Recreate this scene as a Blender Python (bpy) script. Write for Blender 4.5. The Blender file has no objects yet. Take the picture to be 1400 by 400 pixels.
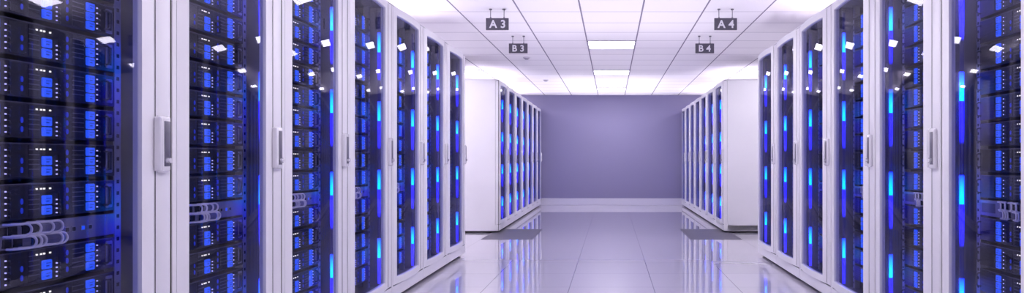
import bpy, bmesh, math, random
from mathutils import Vector, Matrix
random.seed(4)
S = bpy.context.scene
C = S.collection
PI = math.pi

# ------------------------------------------------------------------ sizes (metres)
EYE = 1.0
W = 0.8205            # rack pitch
XF = 1.54             # aisle face of the racks
ROW1_END = 7.375
ROW2_START = 9.60
CEIL = 2.42
WALL_Y = 15.48
FT = 0.657            # floor tile
CTX, CTY = 0.586, 0.547   # ceiling tile
HW = 4.3              # half width of the room

# ------------------------------------------------------------------ materials
def mat(name, base=(.8, .8, .8), rough=.5, metal=0., spec=.5, emit=None, estr=0., coat=0.):
    m = bpy.data.materials.new(name); m.use_nodes = True
    b = m.node_tree.nodes['Principled BSDF']
    b.inputs['Base Color'].default_value = (*base, 1)
    b.inputs['Roughness'].default_value = rough
    b.inputs['Metallic'].default_value = metal
    b.inputs['Specular IOR Level'].default_value = spec
    b.inputs['Coat Weight'].default_value = coat
    if emit:
        b.inputs['Emission Color'].default_value = (*emit, 1)
        b.inputs['Emission Strength'].default_value = estr
    return m

class NT:
    """small helper to wire nodes"""
    def __init__(s, m):
        s.t = m.node_tree; s.b = s.t.nodes.get('Principled BSDF')
    def n(s, kind, **kw):
        nd = s.t.nodes.new(kind)
        for k, v in kw.items(): setattr(nd, k, v)
        return nd
    def l(s, a, b): s.t.links.new(a, b)
    def math(s, op, a, b=None, c=None):
        nd = s.n('ShaderNodeMath', operation=op)
        for i, v in enumerate((a, b, c)):
            if v is None: continue
            if isinstance(v, (int, float)): nd.inputs[i].default_value = v
            else: s.l(v, nd.inputs[i])
        return nd.outputs[0]

def line_mask(t, coord, period, offset, half):
    """1 within `half` of the lines coord = offset + k*period"""
    a = t.math('SUBTRACT', coord, offset)
    a = t.math('DIVIDE', a, period)
    a = t.math('FRACT', t.math('ADD', a, 100.5))
    a = t.math('ABSOLUTE', t.math('SUBTRACT', a, 0.5))
    return t.math('LESS_THAN', a, half / period)

def tile_material(name, base, line1, line2, px, ox, hx, py, oy, hy, rough, spec, vary=.03, coat=0, bump=.0):
    m = mat(name, base, rough, spec=spec, coat=coat)
    t = NT(m)
    co = t.n('ShaderNodeTexCoord'); sp = t.n('ShaderNodeSeparateXYZ'); t.l(co.outputs['Object'], sp.inputs[0])
    mx = line_mask(t, sp.outputs[0], px, ox, hx)
    my = line_mask(t, sp.outputs[1], py, oy, hy)
    # per tile tone
    fx = t.math('FLOOR', t.math('DIVIDE', t.math('SUBTRACT', sp.outputs[0], ox), px))
    fy = t.math('FLOOR', t.math('DIVIDE', t.math('SUBTRACT', sp.outputs[1], oy), py))
    cb = t.n('ShaderNodeCombineXYZ'); t.l(fx, cb.inputs[0]); t.l(fy, cb.inputs[1])
    wn = t.n('ShaderNodeTexWhiteNoise', noise_dimensions='2D'); t.l(cb.outputs[0], wn.inputs['Vector'])
    v = t.math('MULTIPLY_ADD', wn.outputs['Value'], vary, 1 - vary)
    vm = t.n('ShaderNodeVectorMath', operation='SCALE'); vm.inputs[0].default_value = base; t.l(v, vm.inputs['Scale'])
    m1 = t.n('ShaderNodeMix', data_type='RGBA'); t.l(mx, m1.inputs['Factor']); t.l(vm.outputs[0], m1.inputs['A']); m1.inputs['B'].default_value = (*line1, 1)
    m2 = t.n('ShaderNodeMix', data_type='RGBA'); t.l(my, m2.inputs['Factor']); t.l(m1.outputs['Result'], m2.inputs['A']); m2.inputs['B'].default_value = (*line2, 1)
    t.l(m2.outputs['Result'], t.b.inputs['Base Color'])
    r = t.math('MULTIPLY_ADD', t.math('MAXIMUM', mx, my), .35, rough)
    t.l(r, t.b.inputs['Roughness'])
    return m

def noise_tone(m, base, scale, amount, rough=None):
    t = NT(m)
    co = t.n('ShaderNodeTexCoord'); nz = t.n('ShaderNodeTexNoise'); nz.inputs['Scale'].default_value = scale
    t.l(co.outputs['Object'], nz.inputs['Vector'])
    v = t.math('MULTIPLY_ADD', nz.outputs[0], amount, 1 - amount / 2)
    vm = t.n('ShaderNodeVectorMath', operation='SCALE'); vm.inputs[0].default_value = base; t.l(v, vm.inputs['Scale'])
    t.l(vm.outputs[0], t.b.inputs['Base Color'])
    return m

M = {}
M['white'] = noise_tone(mat('white_painted_steel', (.86, .84, .90), .34, spec=.5), (.86, .84, .90), 3, .03)
M['white2'] = mat('white_plastic', (.80, .78, .84), .22, spec=.6, coat=.3)
M['dark_trim'] = mat('dark_trim', (.10, .09, .12), .5)
M['lining'] = mat('grey_lining', (.13, .13, .16), .42)
M['rail'] = mat('rail_steel', (.32, .32, .38), .4, metal=.15)
M['hole'] = mat('black_void', (.008, .008, .01), .7)
M['chassis'] = mat('black_chassis', (.010, .010, .013), .42)
M['chassis2'] = mat('charcoal_fascia', (.020, .020, .026), .36, spec=.5)
M['dark_grey'] = mat('dark_grey_parts_gaps', (.07, .07, .09), .5)  # grey of grips and switch field, also painted-in shade below the doors
M['drive'] = mat('blue_lit_bay', (.03, .07, .6), .35, emit=(.025, .12, .9), estr=.85)
M['drive_mark'] = mat('blue_bay_latch', (.015, .03, .3), .4, emit=(.004, .02, .3), estr=.6)
M['oval'] = mat('blue_lamp', (.02, .04, .4), .35, emit=(.01, .04, .6), estr=.5)
M['dot'] = mat('white_lamp', (.7, .7, .8), .4, emit=(.55, .5, 1.), estr=1.2)
M['dot2'] = mat('warm_lamp', (.8, .8, .7), .4, emit=(1., .95, .75), estr=1.3)
M['mark'] = mat('grey_print', (.12, .12, .15), .5)
M['panel'] = mat('grey_panel', (.20, .195, .27), .35, metal=.2)
M['cable'] = mat('grey_cable', (.82, .80, .88), .3)
M['plug'] = mat('plug_grey', (.30, .29, .36), .4)
M['metal'] = mat('chrome_button', (.75, .74, .8), .18, metal=.7)
M['handle_in'] = mat('handle_recess', (.20, .19, .24), .35, metal=.5)
M['sign'] = mat('sign_grey', (.10, .092, .125), .5)
M['letter'] = mat('white_lettering', (.85, .84, .88), .5)
M['rod'] = mat('rod_grey', (.20, .19, .24), .4, metal=.6)
M['wall'] = noise_tone(mat('lavender_wall', (.285, .262, .44), .55), (.285, .262, .44), .6, .05)
M['base'] = mat('white_skirting', (.72, .70, .82), .4)
M['side_wall'] = mat('side_wall', (.55, .52, .62), .6)
M['grille'] = mat('grille_grey', (.14, .13, .18), .45, metal=.2)
M['grille_dark'] = mat('grille_dark', (.04, .04, .055), .6)
M['lamp_frame'] = mat('lamp_frame', (.30, .28, .36), .5)
M['lamp'] = mat('lamp_diffuser', (.9, .9, .9), .5, emit=(1., .965, 1.), estr=13.5)
M['detector'] = mat('detector_grey', (.6, .57, .66), .5)
M['floor'] = tile_material('polished_floor', (.62, .59, .70), (.16, .15, .22), (.22, .21, .29), FT, .5 * FT, .003, FT, 8.803, .003, .25, .3, .05, coat=1.)
fb = M['floor'].node_tree.nodes['Principled BSDF']; fb.inputs['Coat Roughness'].default_value = .012; fb.inputs['Coat IOR'].default_value = 1.75
M['ceiling'] = tile_material('ceiling_tiles', (.84, .81, .87), (.22, .20, .28), (.34, .32, .41), CTX, .5 * CTX, .0075, CTY, 8.39, .0065, .7, .2, .03)

def glass_material():
    m = bpy.data.materials.new('smoked_glass'); m.use_nodes = True
    nt = m.node_tree; nt.nodes.clear(); t = NT(m)
    out = t.n('ShaderNodeOutputMaterial')
    tr = t.n('ShaderNodeBsdfTransparent'); tr.inputs[0].default_value = (.79, .79, .86, 1)
    gl = t.n('ShaderNodeBsdfGlossy'); gl.inputs['Roughness'].default_value = .012; gl.inputs['Color'].default_value = (.92, .9, 1, 1)
    lw = t.n('ShaderNodeLayerWeight'); lw.inputs['Blend'].default_value = .5
    f = t.math('POWER', lw.outputs['Facing'], 5.)
    f = t.math('MULTIPLY_ADD', f, GL_EDGE, GL_MIN)
    mx = t.n('ShaderNodeMixShader'); t.l(f, mx.inputs[0]); t.l(tr.outputs[0], mx.inputs[1]); t.l(gl.outputs[0], mx.inputs[2])
    t.l(mx.outputs[0], out.inputs[0])
    return m
GL_EDGE, GL_MIN = .26, .026
M['glass'] = glass_material()

def led_material():
    """light strip: every 0.475 m a bar that runs from blue to cyan, a plain blue bar under it, then a dark stretch"""
    m = mat('led_strip', (.02, .02, .05), .4)
    t = NT(m)
    co = t.n('ShaderNodeTexCoord'); sp = t.n('ShaderNodeSeparateXYZ'); t.l(co.outputs['Object'], sp.inputs[0])
    q = t.math('FRACT', t.math('DIVIDE', t.math('SUBTRACT', sp.outputs[2], .795 - .475), .475))   # 0 at the lower end of a cyan bar
    q = t.math('FRACT', t.math('ADD', q, .42))            # cyan 0.42..0.70, blue 0.02..0.42
    cr = t.n('ShaderNodeValToRGB'); t.l(q, cr.inputs[0])
    e = cr.color_ramp; e.interpolation = 'LINEAR'
    e.elements[0].position = 0; e.elements[0].color = (.001, .001, .008, 1)
    e.elements[1].position = .08; e.elements[1].color = (.005, .004, .4, 1)
    for p, c in ((.40, (.006, .004, 1, 1)), (.419, (.006, .004, 1, 1)), (.421, (.0, .20, 1., 1)), (.54, (.0, .14, 1., 1)), (.69, (.004, .02, 1., 1)), (.705, (.001, .001, .012, 1)), (1, (.001, .001, .008, 1))):
        k = e.elements.new(p); k.color = c
    t.l(cr.outputs[0], t.b.inputs['Emission Color'])
    t.b.inputs['Emission Strength'].default_value = LED
    return m
LED = 9.
M['led'] = led_material()

# ------------------------------------------------------------------ mesh helpers
class MB:
    def __init__(s):
        s.bm = bmesh.new(); s.mats = []
    def mi(s, m):
        if m not in s.mats: s.mats.append(m)
        return s.mats.index(m)
    def box(s, x0, x1, y0, y1, z0, z1, m='white', bev=0, seg=2):
        r = bmesh.ops.create_cube(s.bm, size=1)
        for v in r['verts']:
            v.co = Vector((x0 + (v.co.x + .5) * (x1 - x0), y0 + (v.co.y + .5) * (y1 - y0), z0 + (v.co.z + .5) * (z1 - z0)))
        fs = set(f for v in r['verts'] for f in v.link_faces)
        if bev:
            es = set(e for v in r['verts'] for e in v.link_edges)
            rr = bmesh.ops.bevel(s.bm, geom=list(es), offset=bev, segments=seg, profile=.5, affect='EDGES')
            fs = set(f for f in rr['faces']) | set(f for v in rr['verts'] for f in v.link_faces)
        i = s.mi(m)
        for f in fs: f.material_index = i
        return s
    def cyl(s, c, axis, r, h, m='white', seg=16, r2=None, scale=None):
        """cylinder centred at c along axis 'x','y','z'"""
        rot = {'z': Matrix(), 'x': Matrix.Rotation(PI / 2, 4, 'Y'), 'y': Matrix.Rotation(PI / 2, 4, 'X')}[axis]
        mt = Matrix.Translation(c) @ rot
        if scale: mt = Matrix.Translation(c) @ Matrix.Diagonal((*scale, 1)) @ rot
        rr = bmesh.ops.create_cone(s.bm, cap_ends=True, segments=seg, radius1=r, radius2=r if r2 is None else r2, depth=h, matrix=mt)
        i = s.mi(m)
        for f in set(f for v in rr['verts'] for f in v.link_faces): f.material_index = i
        return s
    def sweep(s, stations, m='white'):
        """stations: list of closed rings (same count) -> capped solid"""
        rings = [[s.bm.verts.new(p) for p in st] for st in stations]
        i = s.mi(m); n = len(rings[0]); fs = []
        for a, b in zip(rings, rings[1:]):
            for k in range(n):
                fs.append(s.bm.faces.new((a[k], a[(k + 1) % n], b[(k + 1) % n], b[k])))
        fs.append(s.bm.faces.new(rings[0][::-1])); fs.append(s.bm.faces.new(rings[-1]))
        for f in fs: f.material_index = i
        return s
    def tube(s, pts, r, m='cable', seg=8):
        pts = [Vector(p) for p in pts]; rings = []
        up = None
        for k, p in enumerate(pts):
            d = (pts[min(k + 1, len(pts) - 1)] - pts[max(k - 1, 0)]).normalized()
            if up is None:
                up = d.orthogonal().normalized()
            else:
                up = (up - d * up.dot(d)).normalized()
            w = d.cross(up)
            rings.append([p + (up * math.cos(a) + w * math.sin(a)) * r for a in [2 * PI * q / seg for q in range(seg)]])
        return s.sweep(rings, m)
    def build(s, name, parent=None, smooth=None):
        bmesh.ops.recalc_face_normals(s.bm, faces=s.bm.faces[:])
        me = bpy.data.meshes.new(name); s.bm.to_mesh(me); s.bm.free()
        for m in s.mats: me.materials.append(M[m])
        if smooth is not None:
            for p in me.polygons: p.use_smooth = True
            me.set_sharp_from_angle(angle=math.radians(smooth))
        o = bpy.data.objects.new(name, me); C.objects.link(o)
        if parent: o.parent = parent
        return o

def tag(o, label=None, cat=None, group=None, kind=None):
    for k, v in (('label', label), ('category', cat), ('group', group), ('kind', kind)):
        if v: o[k] = v
    return o
def empty(name, loc=(0, 0, 0), rz=0):
    o = bpy.data.objects.new(name, None); C.objects.link(o)
    o.location = loc; o.rotation_euler = (0, 0, rz); o.empty_display_size = .1
    return o
def copy_tree(o, parent=None):
    c = o.copy(); C.objects.link(c)
    if parent: c.parent = parent
    for ch in list(o.children): copy_tree(ch, c)
    return c
ORD = 'first second third fourth fifth sixth seventh eighth ninth tenth eleventh twelfth thirteenth fourteenth fifteenth sixteenth'.split()

# ------------------------------------------------------------------ room
def struct(name, mb, **kw):
    return tag(mb.build(name, **kw), kind='structure')
Y0 = -3.2
struct('floor', MB().box(-HW, HW, Y0, WALL_Y, -.1, 0, 'floor'))
struct('ceiling', MB().box(-HW, HW, Y0, WALL_Y, CEIL, CEIL + .1, 'ceiling'))
struct('wall_back', MB().box(-HW, HW, WALL_Y, WALL_Y + .1, 0, CEIL, 'wall'))
struct('wall_left', MB().box(-HW - .1, -HW, Y0, WALL_Y, 0, CEIL, 'side_wall'))
struct('wall_right', MB().box(HW, HW + .1, Y0, WALL_Y, 0, CEIL, 'side_wall'))
struct('wall_front', MB().box(-HW, HW, Y0 - .1, Y0, 0, CEIL, 'side_wall'))
b = MB(); b.box(-HW, HW, WALL_Y - .018, WALL_Y, 0, .15, 'base', bev=.004)
struct('baseboard_back', b)

# ------------------------------------------------------------------ rack
HGT = 2.10
U0, U1, UF = .030, .726, .808        # curved part of the door, end of its flat handle stile
BULGE = .023
def prof(u):
    """how far the door stands out of the face"""
    if u >= U1: return .004
    k = (u - (U0 + U1) / 2) / ((U1 - U0) / 2)
    return .004 + BULGE * (1 - k * k)
def strip(mb, ua, ub, za, zb, out=0., thick=.03, n=14, m='white'):
    st = []
    for k in range(n + 1):
        u = ua + (ub - ua) * k / n
        y = -prof(u) - out
        st.append([(u, y, za), (u, y, zb), (u, y + thick, zb), (u, y + thick, za)])
    mb.sweep(st, m)
GA, GB, GZ0, GZ1 = .090, .653, .165, 2.028
DZ0, DZ1 = .117, 2.080

def make_rack():
    root = empty('server_rack')
    b = MB()                                   # carcass: posts, top and bottom decks
    for x0, x1 in ((.006, .0295), (W - .0122, W - .005)):
        b.box(x0, x1, -.003, .045, .03, 2.082, 'white', bev=.002)
    b.box(.026, W - .012, .006, .045, 2.066, 2.082, 'white')
    b.box(.02, W - .02, .045, .99, 2.055, 2.08, 'lining')
    b.box(.02, W - .02, .045, .99, .105, .118, 'lining')
    b.box(.006, W - .006, -.001, .03, .1072, .1168, 'dark_grey')  # dark strip paints the shade in the slit between door and plinth
    b.box(-.002, .0058, .0005, .006, .03, 2.082, 'hole')  # black strip added in the side seam to darken it like shade
    b.build('cabinet_frame', root)
    for s in (0, 1):
        b = MB(); x0, x1 = ((.004, .020), (W - .020, W - .004))[s]
        b.box(x0, x1, .048, 1.0, .03, 2.088, 'white', bev=.002); b.build('side_panel', root)
        b = MB(); x0, x1 = ((.0205, .032), (W - .032, W - .0205))[s]
        b.box(x0, x1, .046, .95, .118, 2.055, 'lining')
        xi = (x1, x0)[s]; sg = (1, -1)[s]
        xa, xb = sorted((xi, xi + sg * .0015))
        b.box(xa, xb, .118, .126, 1.755, 1.815, 'hole')
        b.build('inner_lining', root)
        b = MB(); xa, xb = sorted((xi + sg * .0005, xi + sg * .008))
        b.box(xa, xb, .065, .083, .14, 2.02, 'led'); tag(b.build('led_strip', root), 'vertical light strip glowing cyan and blue')
        b = MB(); xa, xb = ((.062, .097), (W - .097, W - .062))[s]    # slotted mounting post
        b.box(xa, xb, .128, .165, .118, 2.055, 'rail', bev=.003, seg=1)
        for k in range(48):
            z = .15 + k * .0385
            b.box((xa + xb) / 2 - .006, (xa + xb) / 2 + .006, .1272, .1284, z, z + .012, 'hole')
        b.build('mounting_rail', root)
    b = MB(); b.box(.02, W - .02, .975, .998, .03, 2.08, 'chassis'); b.build('back_panel', root)
    b = MB(); b.box(.004, W - .004, .010, 1.0, 2.0885, HGT, 'white', bev=.003); b.box(.004, W - .004, .004, .03, 2.084, 2.0885, 'dark_trim'); b.build('roof_panel', root)
    b = MB(); b.box(.0035, W - .0035, -.004, .05, .028, .107, 'white', bev=.004); b.box(.004, W - .004, .05, .99, .028, .104, 'white'); b.build('plinth', root)
    b = MB()
    for x in (.10, W - .10):
        for y in (.10, .90):
            b.cyl((x, y, .0155), 'z', .022, .025, 'dark_trim')
    b.box(.03, W - .03, .04, .96, .012, .0275, 'dark_trim')
    b.build('base_skid', root)
    # door
    d = MB()
    strip(d, U0, GA, DZ0, DZ1, n=6)
    strip(d, GB, U1, DZ0, DZ1, n=6)
    strip(d, GA, GB, GZ1, DZ1, n=20)
    strip(d, GA, GB, DZ0, GZ0, n=20)
    d.box(U1, UF, -.005, .022, DZ0, DZ1, 'white', bev=.003)
    d.box(.7285, .7315, -.0062, -.004, DZ0 + .01, DZ1 - .01, 'dark_grey')
    door = d.build('door', root, smooth=25)
    g = MB()
    strip(g, GA - .008, GB + .008, GZ0 - .008, GZ1 + .008, out=-.012, thick=.004, n=28, m='glass')
    tag(g.build('glass_pane', door, smooth=30), 'smoked curved glass pane')
    h = MB()
    x0, x1, z0, z1 = .727, .790, .957, 1.150
    h.box(x0, x1, -.024, -.0045, z0, z1, 'white2', bev=.010, seg=4)
    h.box(x0 + .022, x1 - .010, -.0262, -.020, z0 + .020, z1 - .018, 'handle_in', bev=.0028, seg=3)
    h.box(x0 - .006, x0 + .012, -.029, -.004, z0 + .004, z1 - .004, 'white2', bev=.007, seg=3)
    tag(h.build('handle', door, smooth=40), 'white recessed handle')
    k = MB(); k.cyl((x1 - .026, -.030, z0 + .040), 'y', .0105, .012, 'metal', seg=20); k.cyl((x1 - .026, -.037, z0 + .040), 'y', .008, .003, 'white2', seg=20)
    tag(k.build('lock_button', door, smooth=40), 'round chrome lock button')
    return root

# ------------------------------------------------------------------ server
SX0, SX1 = .0985, W - .0985
SWD = SX1 - SX0
SH = .1035
SY = .126
def sx(r): return r * SWD            # local x of a server from the relative position
def dot_column(mb, x, zs, m='dot', marks=True):
    for z in zs:
        mb.box(x - .0018, x + .0018, -.0052, -.002, z - .0018, z + .0018, m)
        if marks: mb.box(x + .006, x + .016, -.0036, -.002, z - .0015, z - .0003, 'mark'); mb.box(x + .015, x + .016, -.0036, -.002, z - .006, z - .0003, 'mark')
def make_server(full=True):
    """local origin: lower left front corner of the fascia"""
    root = empty('server')
    b = MB()
    b.box(.004, SWD - .004, .004, .70, .002, SH - .002, 'chassis')
    b.box(0, SWD, -.001, .006, .001, SH - .001, 'chassis2', bev=.002, seg=1)
    # fascia relief: fields, grooves and a vented panel
    for ra, rb in ((.03, .20), (.335, .42), (.44, .50), (.615, .70), (.70, .775)):
        b.box(sx(ra), sx(rb), -.0025, 0, .006, SH - .006, 'chassis', bev=.0012, seg=1)
    for z in (.026, .040, .054, .068, .082):
        b.box(sx(.03), sx(.20), -.0036, -.002, z, z + .004, 'chassis2')
        if full:
            b.box(sx(.44), sx(.50), -.0036, -.002, z, z + .003, 'mark')
            b.box(sx(.70), sx(.775), -.0036, -.002, z, z + .003, 'mark')
    b.box(sx(.02), sx(.98), -.0032, 0, SH - .004, SH - .0015, 'mark')
    b.box(sx(.44), sx(.62), -.0026, 0, .070, .096, 'chassis')
    fas = b
    if full: b.build('chassis', root)
    def drive(ra, rb, z0, z1):
        q = MB(); q.box(sx(ra), sx(rb), -.0085, .001, z0, z1, 'drive', bev=.0022, seg=1)
        if full:
            xm = sx((ra + rb) / 2)
            q.box(xm - .007, xm + .003, -.0095, -.008, z0 + .008, z0 + .011, 'drive_mark'); q.box(xm - .007, xm + .009, -.0095, -.008, z0 + .0165, z0 + .0185, 'drive_mark')
        q.build('drive_bay', root)
    for ra in (.23, .79):
        for k in range(3): drive(ra, ra + .052, .009 + k * .0292, .009 + k * .0292 + .0258)
    for k in range(2): drive(.514, .566, .009 + k * .0302, .009 + k * .0302 + .0262)
    cols = [(.315, [.016 + k * .0165 for k in range(5)]), (.60, [.012 + k * .013 for k in range(4)]), (.865, [.018 + k * .0165 for k in range(5)])]
    if full:
        for x, zs in cols:
            q = MB(); dot_column(q, sx(x), zs); q.build('indicator_column', root)
        q = MB()
    else:
        q = fas
        for x, zs in cols: dot_column(q, sx(x), zs, marks=False)
    for r in (.482, .507, .525, .56): q.box(sx(r) - .0026, sx(r) + .0026, -.0052, -.002, .083, .0876, 'dot2')
    if full: q.build('indicator_row', root)
    for r in (.40, .665):
        q = MB() if full else fas
        for z in (.026, .052, .077)[:3 if r > .5 else 2]:
            q.cyl((sx(r), -.003, z), 'y', .0055, .004, 'oval', seg=10, scale=(.75, 1, 1.5))
        if full: q.build('lamp_column', root)
    if not full: fas.build('chassis', root)
    if full:
        for ra, rb in ((.005, .026), (.915, .985)):
            q = MB(); xa, xb = sx(ra), sx(rb)
            pts = []
            if rb - ra > .03:
                x0, x1, z0, z1 = xa + .004, xb - .004, .022, SH - .022
                q.tube([(x0, .001, z0), (x0, -.012, z0), (x0, -.020, z0 + .006), (x0, -.020, z1 - .006), (x0, -.012, z1), (x0, .001, z1)], .0032, 'dark_grey', 6)
                q.box(x0 + .006, x1, -.004, .001, z0 - .010, z1 + .010, 'rail', bev=.003, seg=2)
                q.box(x0 + .011, x1 - .006, -.0048, -.003, z0, z1, 'chassis')
            else:
                x0, z0, z1 = (xa + xb) / 2, .022, SH - .022
                q.tube([(x0, .001, z0), (x0, -.012, z0), (x0, -.020, z0 + .006), (x0, -.020, z1 - .006), (x0, -.012, z1), (x0, .001, z1)], .0032, 'dark_grey', 6)
            q.build('grip', root)
    return root

def make_array():
    """tall dark storage unit of the rear rows"""
    root = empty('disk_array'); h = .262
    b = MB(); b.box(.004, SWD - .004, .004, .70, .002, h - .002, 'chassis'); b.box(0, SWD, -.001, .006, .001, h - .001, 'chassis2', bev=.002, seg=1)
    for k in range(7): b.box(sx(.32), sx(.74), -.003, 0, .02 + k * .034, .02 + k * .034 + .016, 'chassis')
    b.build('chassis', root)
    for ra in (.23, .79):
        q = MB()
        for k in range(7): q.box(sx(ra), sx(ra + .052), -.0085, .001, .014 + k * .034, .014 + k * .034 + .028, 'drive', bev=.002, seg=1)
        q.build('drive_column', root)
    return root

PH = .072
def make_panel():
    root = empty('network_switch')
    b = MB()
    b.box(0, SWD, -.002, .006, .001, PH - .001, 'panel', bev=.002, seg=1)
    b.box(.004, SWD - .004, .006, .35, .003, PH - .003, 'chassis')
    for (xa, xb) in ((.17, .385), ):
        b.box(xa, xb, -.0032, 0, .012, .060, 'panel', bev=.001, seg=1)
    b.box(.02, .13, -.0035, 0, .016, .058, 'dark_grey', bev=.001, seg=1)
    b.build('fascia', root)
    for x, m in ((.405, 'hole'), (.432, 'hole'), (.470, 'drive'), (.500, 'hole')):
        b = MB(); b.box(x, x + .017, -.0045, 0, .028, .044, 'plug'); b.box(x + .002, x + .015, -.0052, -.004, .030, .042, m); b.build('port', root)
    for x in (.172, .205, .250, .284): b = MB(); b.box(x, x + .028, -.005, 0, .040, .064, 'hole'); b.build('port', root)
    for x in (.186, .222, .282): b = MB(); b.box(x, x + .028, -.005, 0, .006, .030, 'hole'); b.build('port', root)
    return root

LOOPS = [(.244, 1), (.277, 1), (.322, 1), (.356, 1), (.261, 0), (.279, 0), (.296, 0), (.356, 0), (.373, 0)]
def make_cable(dx):
    """one looped patch cable: plug, half circle, plug; local origin at its plug on the panel"""
    root = empty('patch_cable')
    r = .0165; L = .036 + dx
    pts = [(0, 0, r), (.001, -.012, r), (.006, -.022, r), (.014, -.027, r)]
    pts += [(L * .5, -.030, r)]
    for k in range(13):
        a = PI / 2 - PI * k / 12
        pts.append((L + r * .95 * math.cos(a), -.030 - .006 * math.cos(a), r * math.sin(a)))
    pts += [(L * .5, -.026, -r), (.014, -.022, -r), (.006, -.016, -r), (.001, -.010, -r), (0, 0, -r)]
    b = MB(); b.tube(pts, .0034, 'cable', 8); b.build('cable', root, smooth=60)
    return root

# ------------------------------------------------------------------ place racks and their contents
rack0 = make_rack()
server_full, server_far = make_server(True), make_server(False)
array0, panel0 = make_array(), make_panel()
cable0 = {v: make_cable(v) for v in (0, .006)}
fresh = {id(o): True for o in (rack0, server_full, server_far, array0, panel0, *cable0.values())}
def inst(proto, mtx):
    if fresh.get(id(proto)): fresh[id(proto)] = False; o = proto
    else: o = copy_tree(proto)
    o.location = mtx.to_translation(); o.rotation_euler = mtx.to_euler()
    return o

BASES = [.825 + .115 * k for k in range(10)][::-1] + [.635 - .115 * k for k in range(5)]
def fill(side, y_near, k, row, deep, n):
    """one rack; side -1 is the row at the smaller x; k counts from the camera"""
    if side < 0: mt = Matrix.Translation((-XF, y_near, 0)) @ Matrix.Rotation(PI / 2, 4, 'Z')
    else: mt = Matrix.Translation((XF, y_near + W, 0)) @ Matrix.Rotation(-PI / 2, 4, 'Z')
    o = inst(rack0, mt)
    what = 'tall white server rack with curved smoked glass door'
    pos = 'nearest the camera' if k == 0 else ('farthest' if k == n - 1 else ORD[k])
    lab = f'{what}, {ORD[k]} of the {row} row' if k else f'{what}, nearest of the {row} row'
    tag(o, lab, 'server rack', f'white server racks of the {row} row')
    rk = f'{ORD[k]} rack of the {row} row' if k else f'nearest rack of the {row} row'
    at = lambda x, z, y=SY: mt @ Matrix.Translation((x, y, z))
    if deep:
        for i in range(7):
            a = inst(array0, at(SX0, .125 + .268 * i))
            tag(a, f'dark disk array {ORD[6 - i]} from the top in the {rk}', 'disk array', 'disk arrays in the rear racks')
        return
    for i, z in enumerate(BASES):
        s = inst(server_full if k < 3 - (side > 0) else server_far, at(SX0, z + .005))
        tag(s, f'black server {ORD[i]} from the top in the {rk}', 'server', f'servers in the {rk}')
    p = inst(panel0, at(SX0, .7505))
    tag(p, f'grey network switch between servers in the {rk}', 'network switch', 'network switches')
    for j, (x, up) in enumerate(LOOPS):
        v = .006 if j % 3 == 1 else 0
        c = inst(cable0[v], at(SX0 + x - .0557 - v, .7505 + (.0545 if up else .0185), SY - .0035))
        q = j if up else j - 4
        tag(c, f'grey patch cable, {ORD[q]} loop of the {"upper" if up else "lower"} bunch, {rk}', 'cable', 'looped patch cables')

for k in range(7): fill(-1, ROW1_END - (7 - k) * W, k, 'left front', False, 7)
for k in range(6): fill(1, ROW1_END - (6 - k) * W, k, 'right front', False, 6)
for k in range(7): fill(-1, ROW2_START + k * W, k, 'left rear', True, 7)
for k in range(7): fill(1, ROW2_START + k * W, k, 'right rear', True, 7)

# ------------------------------------------------------------------ ceiling lights
def make_lamp():
    root = empty('ceiling_light')
    b = MB(); hx, hy = CTX / 2, CTY / 2; t = .016
    for x0, x1, y0, y1 in ((-hx, hx, -hy, -hy + t), (-hx, hx, hy - t, hy), (-hx, -hx + t, -hy + t, hy - t), (hx - t, hx, -hy + t, hy - t)):
        b.box(x0, x1, y0, y1, -.010, -.001, 'lamp_frame')
    b.build('frame', root)
    b = MB(); b.box(-hx + t, hx - t, -hy + t, hy - t, -.007, -.001, 'lamp'); b.build('diffuser', root)
    return root
lamp0 = make_lamp(); first = True
ly = [8.39 + CTY / 2 + 5 * CTY * k for k in range(-3, 3)]
for cx, cn in ((0, 'over the aisle'), (-4 * CTX, 'over the left racks'), (4 * CTX, 'over the right racks')):
    for i, y in enumerate(ly):
        o = lamp0 if first else copy_tree(lamp0); first = False
        o.location = (cx, y, CEIL)
        tag(o, f'square ceiling light panel {cn}, {ORD[len(ly) - 1 - i]} from the far wall', 'ceiling light', 'square ceiling lights')

# ------------------------------------------------------------------ hanging signs
def make_sign(text, x, y):
    root = empty('hanging_sign', (x, y, CEIL))
    w, h, top = .214, .112, .088
    b = MB(); b.box(-w / 2, w / 2, -.008, .008, -top - h, -top, 'sign', bev=.002, seg=1); b.build('sign_board', root)
    for s in (-1, 1):
        b = MB(); b.cyl((s * .063, 0, -top / 2 - .0045), 'z', .0035, top - .009, 'rod', 10); b.cyl((s * .063, 0, -.006), 'z', .014, .011, 'rod', 16); b.cyl((s * .063, 0, -top + .004), 'z', .007, .010, 'rod', 10)
        b.build('rod', root, smooth=40)
    cu = bpy.data.curves.new('lettering', 'FONT'); cu.body = text; cu.size = .102; cu.align_x = 'CENTER'; cu.align_y = 'CENTER'
    cu.extrude = .0012; cu.offset = .0026; cu.space_character = 1.05
    tmp = bpy.data.objects.new('lettering_curve', cu); C.objects.link(tmp)
    dg = bpy.context.evaluated_depsgraph_get()
    me = bpy.data.meshes.new_from_object(tmp.evaluated_get(dg))
    bpy.data.objects.remove(tmp)
    me.name = 'lettering'; me.materials.clear(); me.materials.append(M['letter'])
    o = bpy.data.objects.new('lettering', me); C.objects.link(o); o.parent = root
    xs = [v.co.x for v in me.vertices]; ys = [v.co.y for v in me.vertices]
    o.rotation_euler = (PI / 2, 0, 0); o.location = (-(min(xs) + max(xs)) / 2, -.0094, -top - h / 2 - (min(ys) + max(ys)) / 2)
    tag(o, 'white lettering')
    tag(root, f'dark grey ceiling sign with white lettering {text}', 'sign', 'hanging aisle signs')
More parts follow.
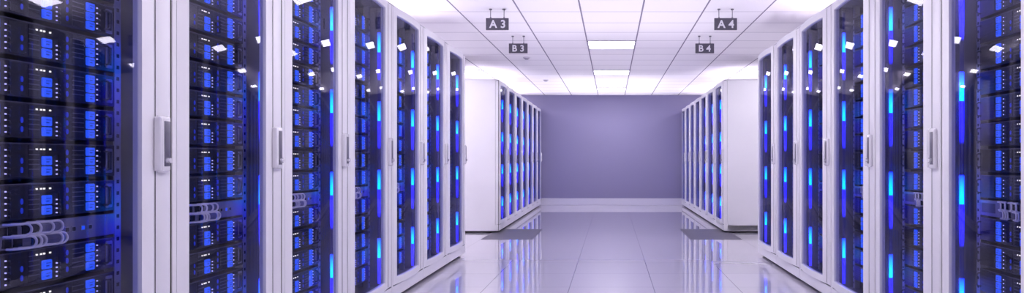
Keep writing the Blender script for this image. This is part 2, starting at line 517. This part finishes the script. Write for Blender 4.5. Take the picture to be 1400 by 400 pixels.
for text, x, y in (('A 3', -1.076, 6.62), ('B 3', -1.071, 8.066), ('A 4', 1.076, 6.62), ('B 4', 1.071, 8.066)):
    make_sign(text, x, y)

# ------------------------------------------------------------------ smoke detectors
for x, y, l in ((-1.18, 9.76, 'small grey smoke detector on the ceiling behind the B 3 sign'), (-1.17, 12.5, 'small grey smoke detector on the ceiling nearer the far wall')):
    root = empty('smoke_detector', (x, y, CEIL))
    b = MB(); b.cyl((0, 0, -.008), 'z', .045, .016, 'detector', 24, r2=.05); b.build('mount', root, smooth=40)
    b = MB(); b.cyl((0, 0, -.023), 'z', .022, .014, 'lamp_frame', 24, r2=.036); b.build('sensor', root, smooth=40)
    tag(root, l, 'smoke detector', 'ceiling smoke detectors')

# ------------------------------------------------------------------ perforated floor tiles
def make_grille():
    root = empty('floor_grille')
    g = FT - .006
    b = MB(); t = .022
    z1 = .0022
    for x0, x1, y0, y1 in ((0, g, 0, t), (0, g, g - t, g), (0, t, t, g - t), (g - t, g, t, g - t)):
        b.box(x0, x1, y0, y1, .0004, z1, 'grille')
    b.build('frame', root)
    b = MB(); n = 22; s = (g - 2 * t) / n
    b.box(t, g - t, t, g - t, .0003, .0008, 'grille_dark')
    for i in range(1, n):
        c = t + i * s
        b.box(c - .008, c + .008, t, g - t, .0008, z1 - .0002, 'grille'); b.box(t, g - t, c - .008, c + .008, .0008, z1 - .0004, 'grille')
    b.build('grating', root)
    return root
g0 = make_grille(); first = True
for sx_, rn in ((-1, 'left rear'), (1, 'right rear')):
    for i in (0, 1):
        o = g0 if first else copy_tree(g0); first = False
        o.location = ((-2.5 * FT if sx_ < 0 else 1.5 * FT) + .003, 8.803 + i * FT + .003, 0)
        tag(o, f'dark perforated floor tile by the {rn} row, {"nearer the camera" if i == 0 else "beside its first rack"}', 'floor grille', 'perforated floor tiles')

# ------------------------------------------------------------------ lights
def area(name, loc, rot, sx_, sy_, e, col):
    l = bpy.data.lights.new(name, 'AREA'); l.shape = 'RECTANGLE'; l.size = sx_; l.size_y = sy_; l.energy = e; l.color = col
    o = bpy.data.objects.new(name, l); C.objects.link(o); o.location = loc; o.rotation_euler = rot
    return o
LC = (1., .95, 1.)
# unseen fill lights added at floor and rack-top height to wash the ceiling softly
def upward_fill(x0, x1, y0, y1, z, irr, spread=45):
    o = area('upward_fill', ((x0 + x1) / 2, (y0 + y1) / 2, z), (PI, 0, 0), x1 - x0, y1 - y0, irr * (x1 - x0) * (y1 - y0), LC)
    o.data.spread = math.radians(spread)
UP = .62
upward_fill(-4.2, -2.8, 7.6, 9.4, .012, 11)
upward_fill(-1.3, 1.3, .4, 8.0, .012, 3.1 * UP)
upward_fill(-1.3, 1.3, 8.0, 12.0, .012, 1.3 * UP)
upward_fill(-1.3, 1.3, 12.0, 15.3, .012, 5.0 * UP)
for s in (-1, 1):
    a, b_ = sorted((s * 1.75, s * 4.1))
    upward_fill(a, b_, 7.55, 9.5, .012, (1.3 if s < 0 else 1.2) * UP)
    a, b_ = sorted((s * 1.62, s * 2.5))
    upward_fill(a, b_, 2.4, 6.9, HGT + .01, (4.2 if s < 0 else 2.2) * UP, 150)
    upward_fill(a, b_, 11.6, 15.3, HGT + .01, (3.0 if s < 0 else 2.6) * UP, 150)

w = bpy.data.worlds.new('world'); S.world = w; w.use_nodes = True
w.node_tree.nodes['Background'].inputs[0].default_value = (.8, .75, 1, 1)
w.node_tree.nodes['Background'].inputs[1].default_value = .3

# ------------------------------------------------------------------ camera
cam = bpy.data.cameras.new('camera'); co = bpy.data.objects.new('camera', cam); C.objects.link(co)
co.location = (0, 0, EYE); co.rotation_euler = (PI / 2, 0, 0)
cam.sensor_width = 36; cam.lens = 36 * 960 / 1400
cam.shift_x = -136 / 1400; cam.shift_y = 18 / 1400
cam.clip_start = .05; cam.clip_end = 60
S.camera = co

vs = S.view_settings
vs.view_transform = 'Standard'; vs.look = 'None'; vs.gamma = 1; vs.use_curve_mapping = False; vs.exposure = .32
S.cycles.use_denoising = True
S.cycles.max_bounces = 10; S.cycles.diffuse_bounces = 5; S.cycles.glossy_bounces = 5; S.cycles.transparent_max_bounces = 24
S.cycles.sample_clamp_indirect = 20
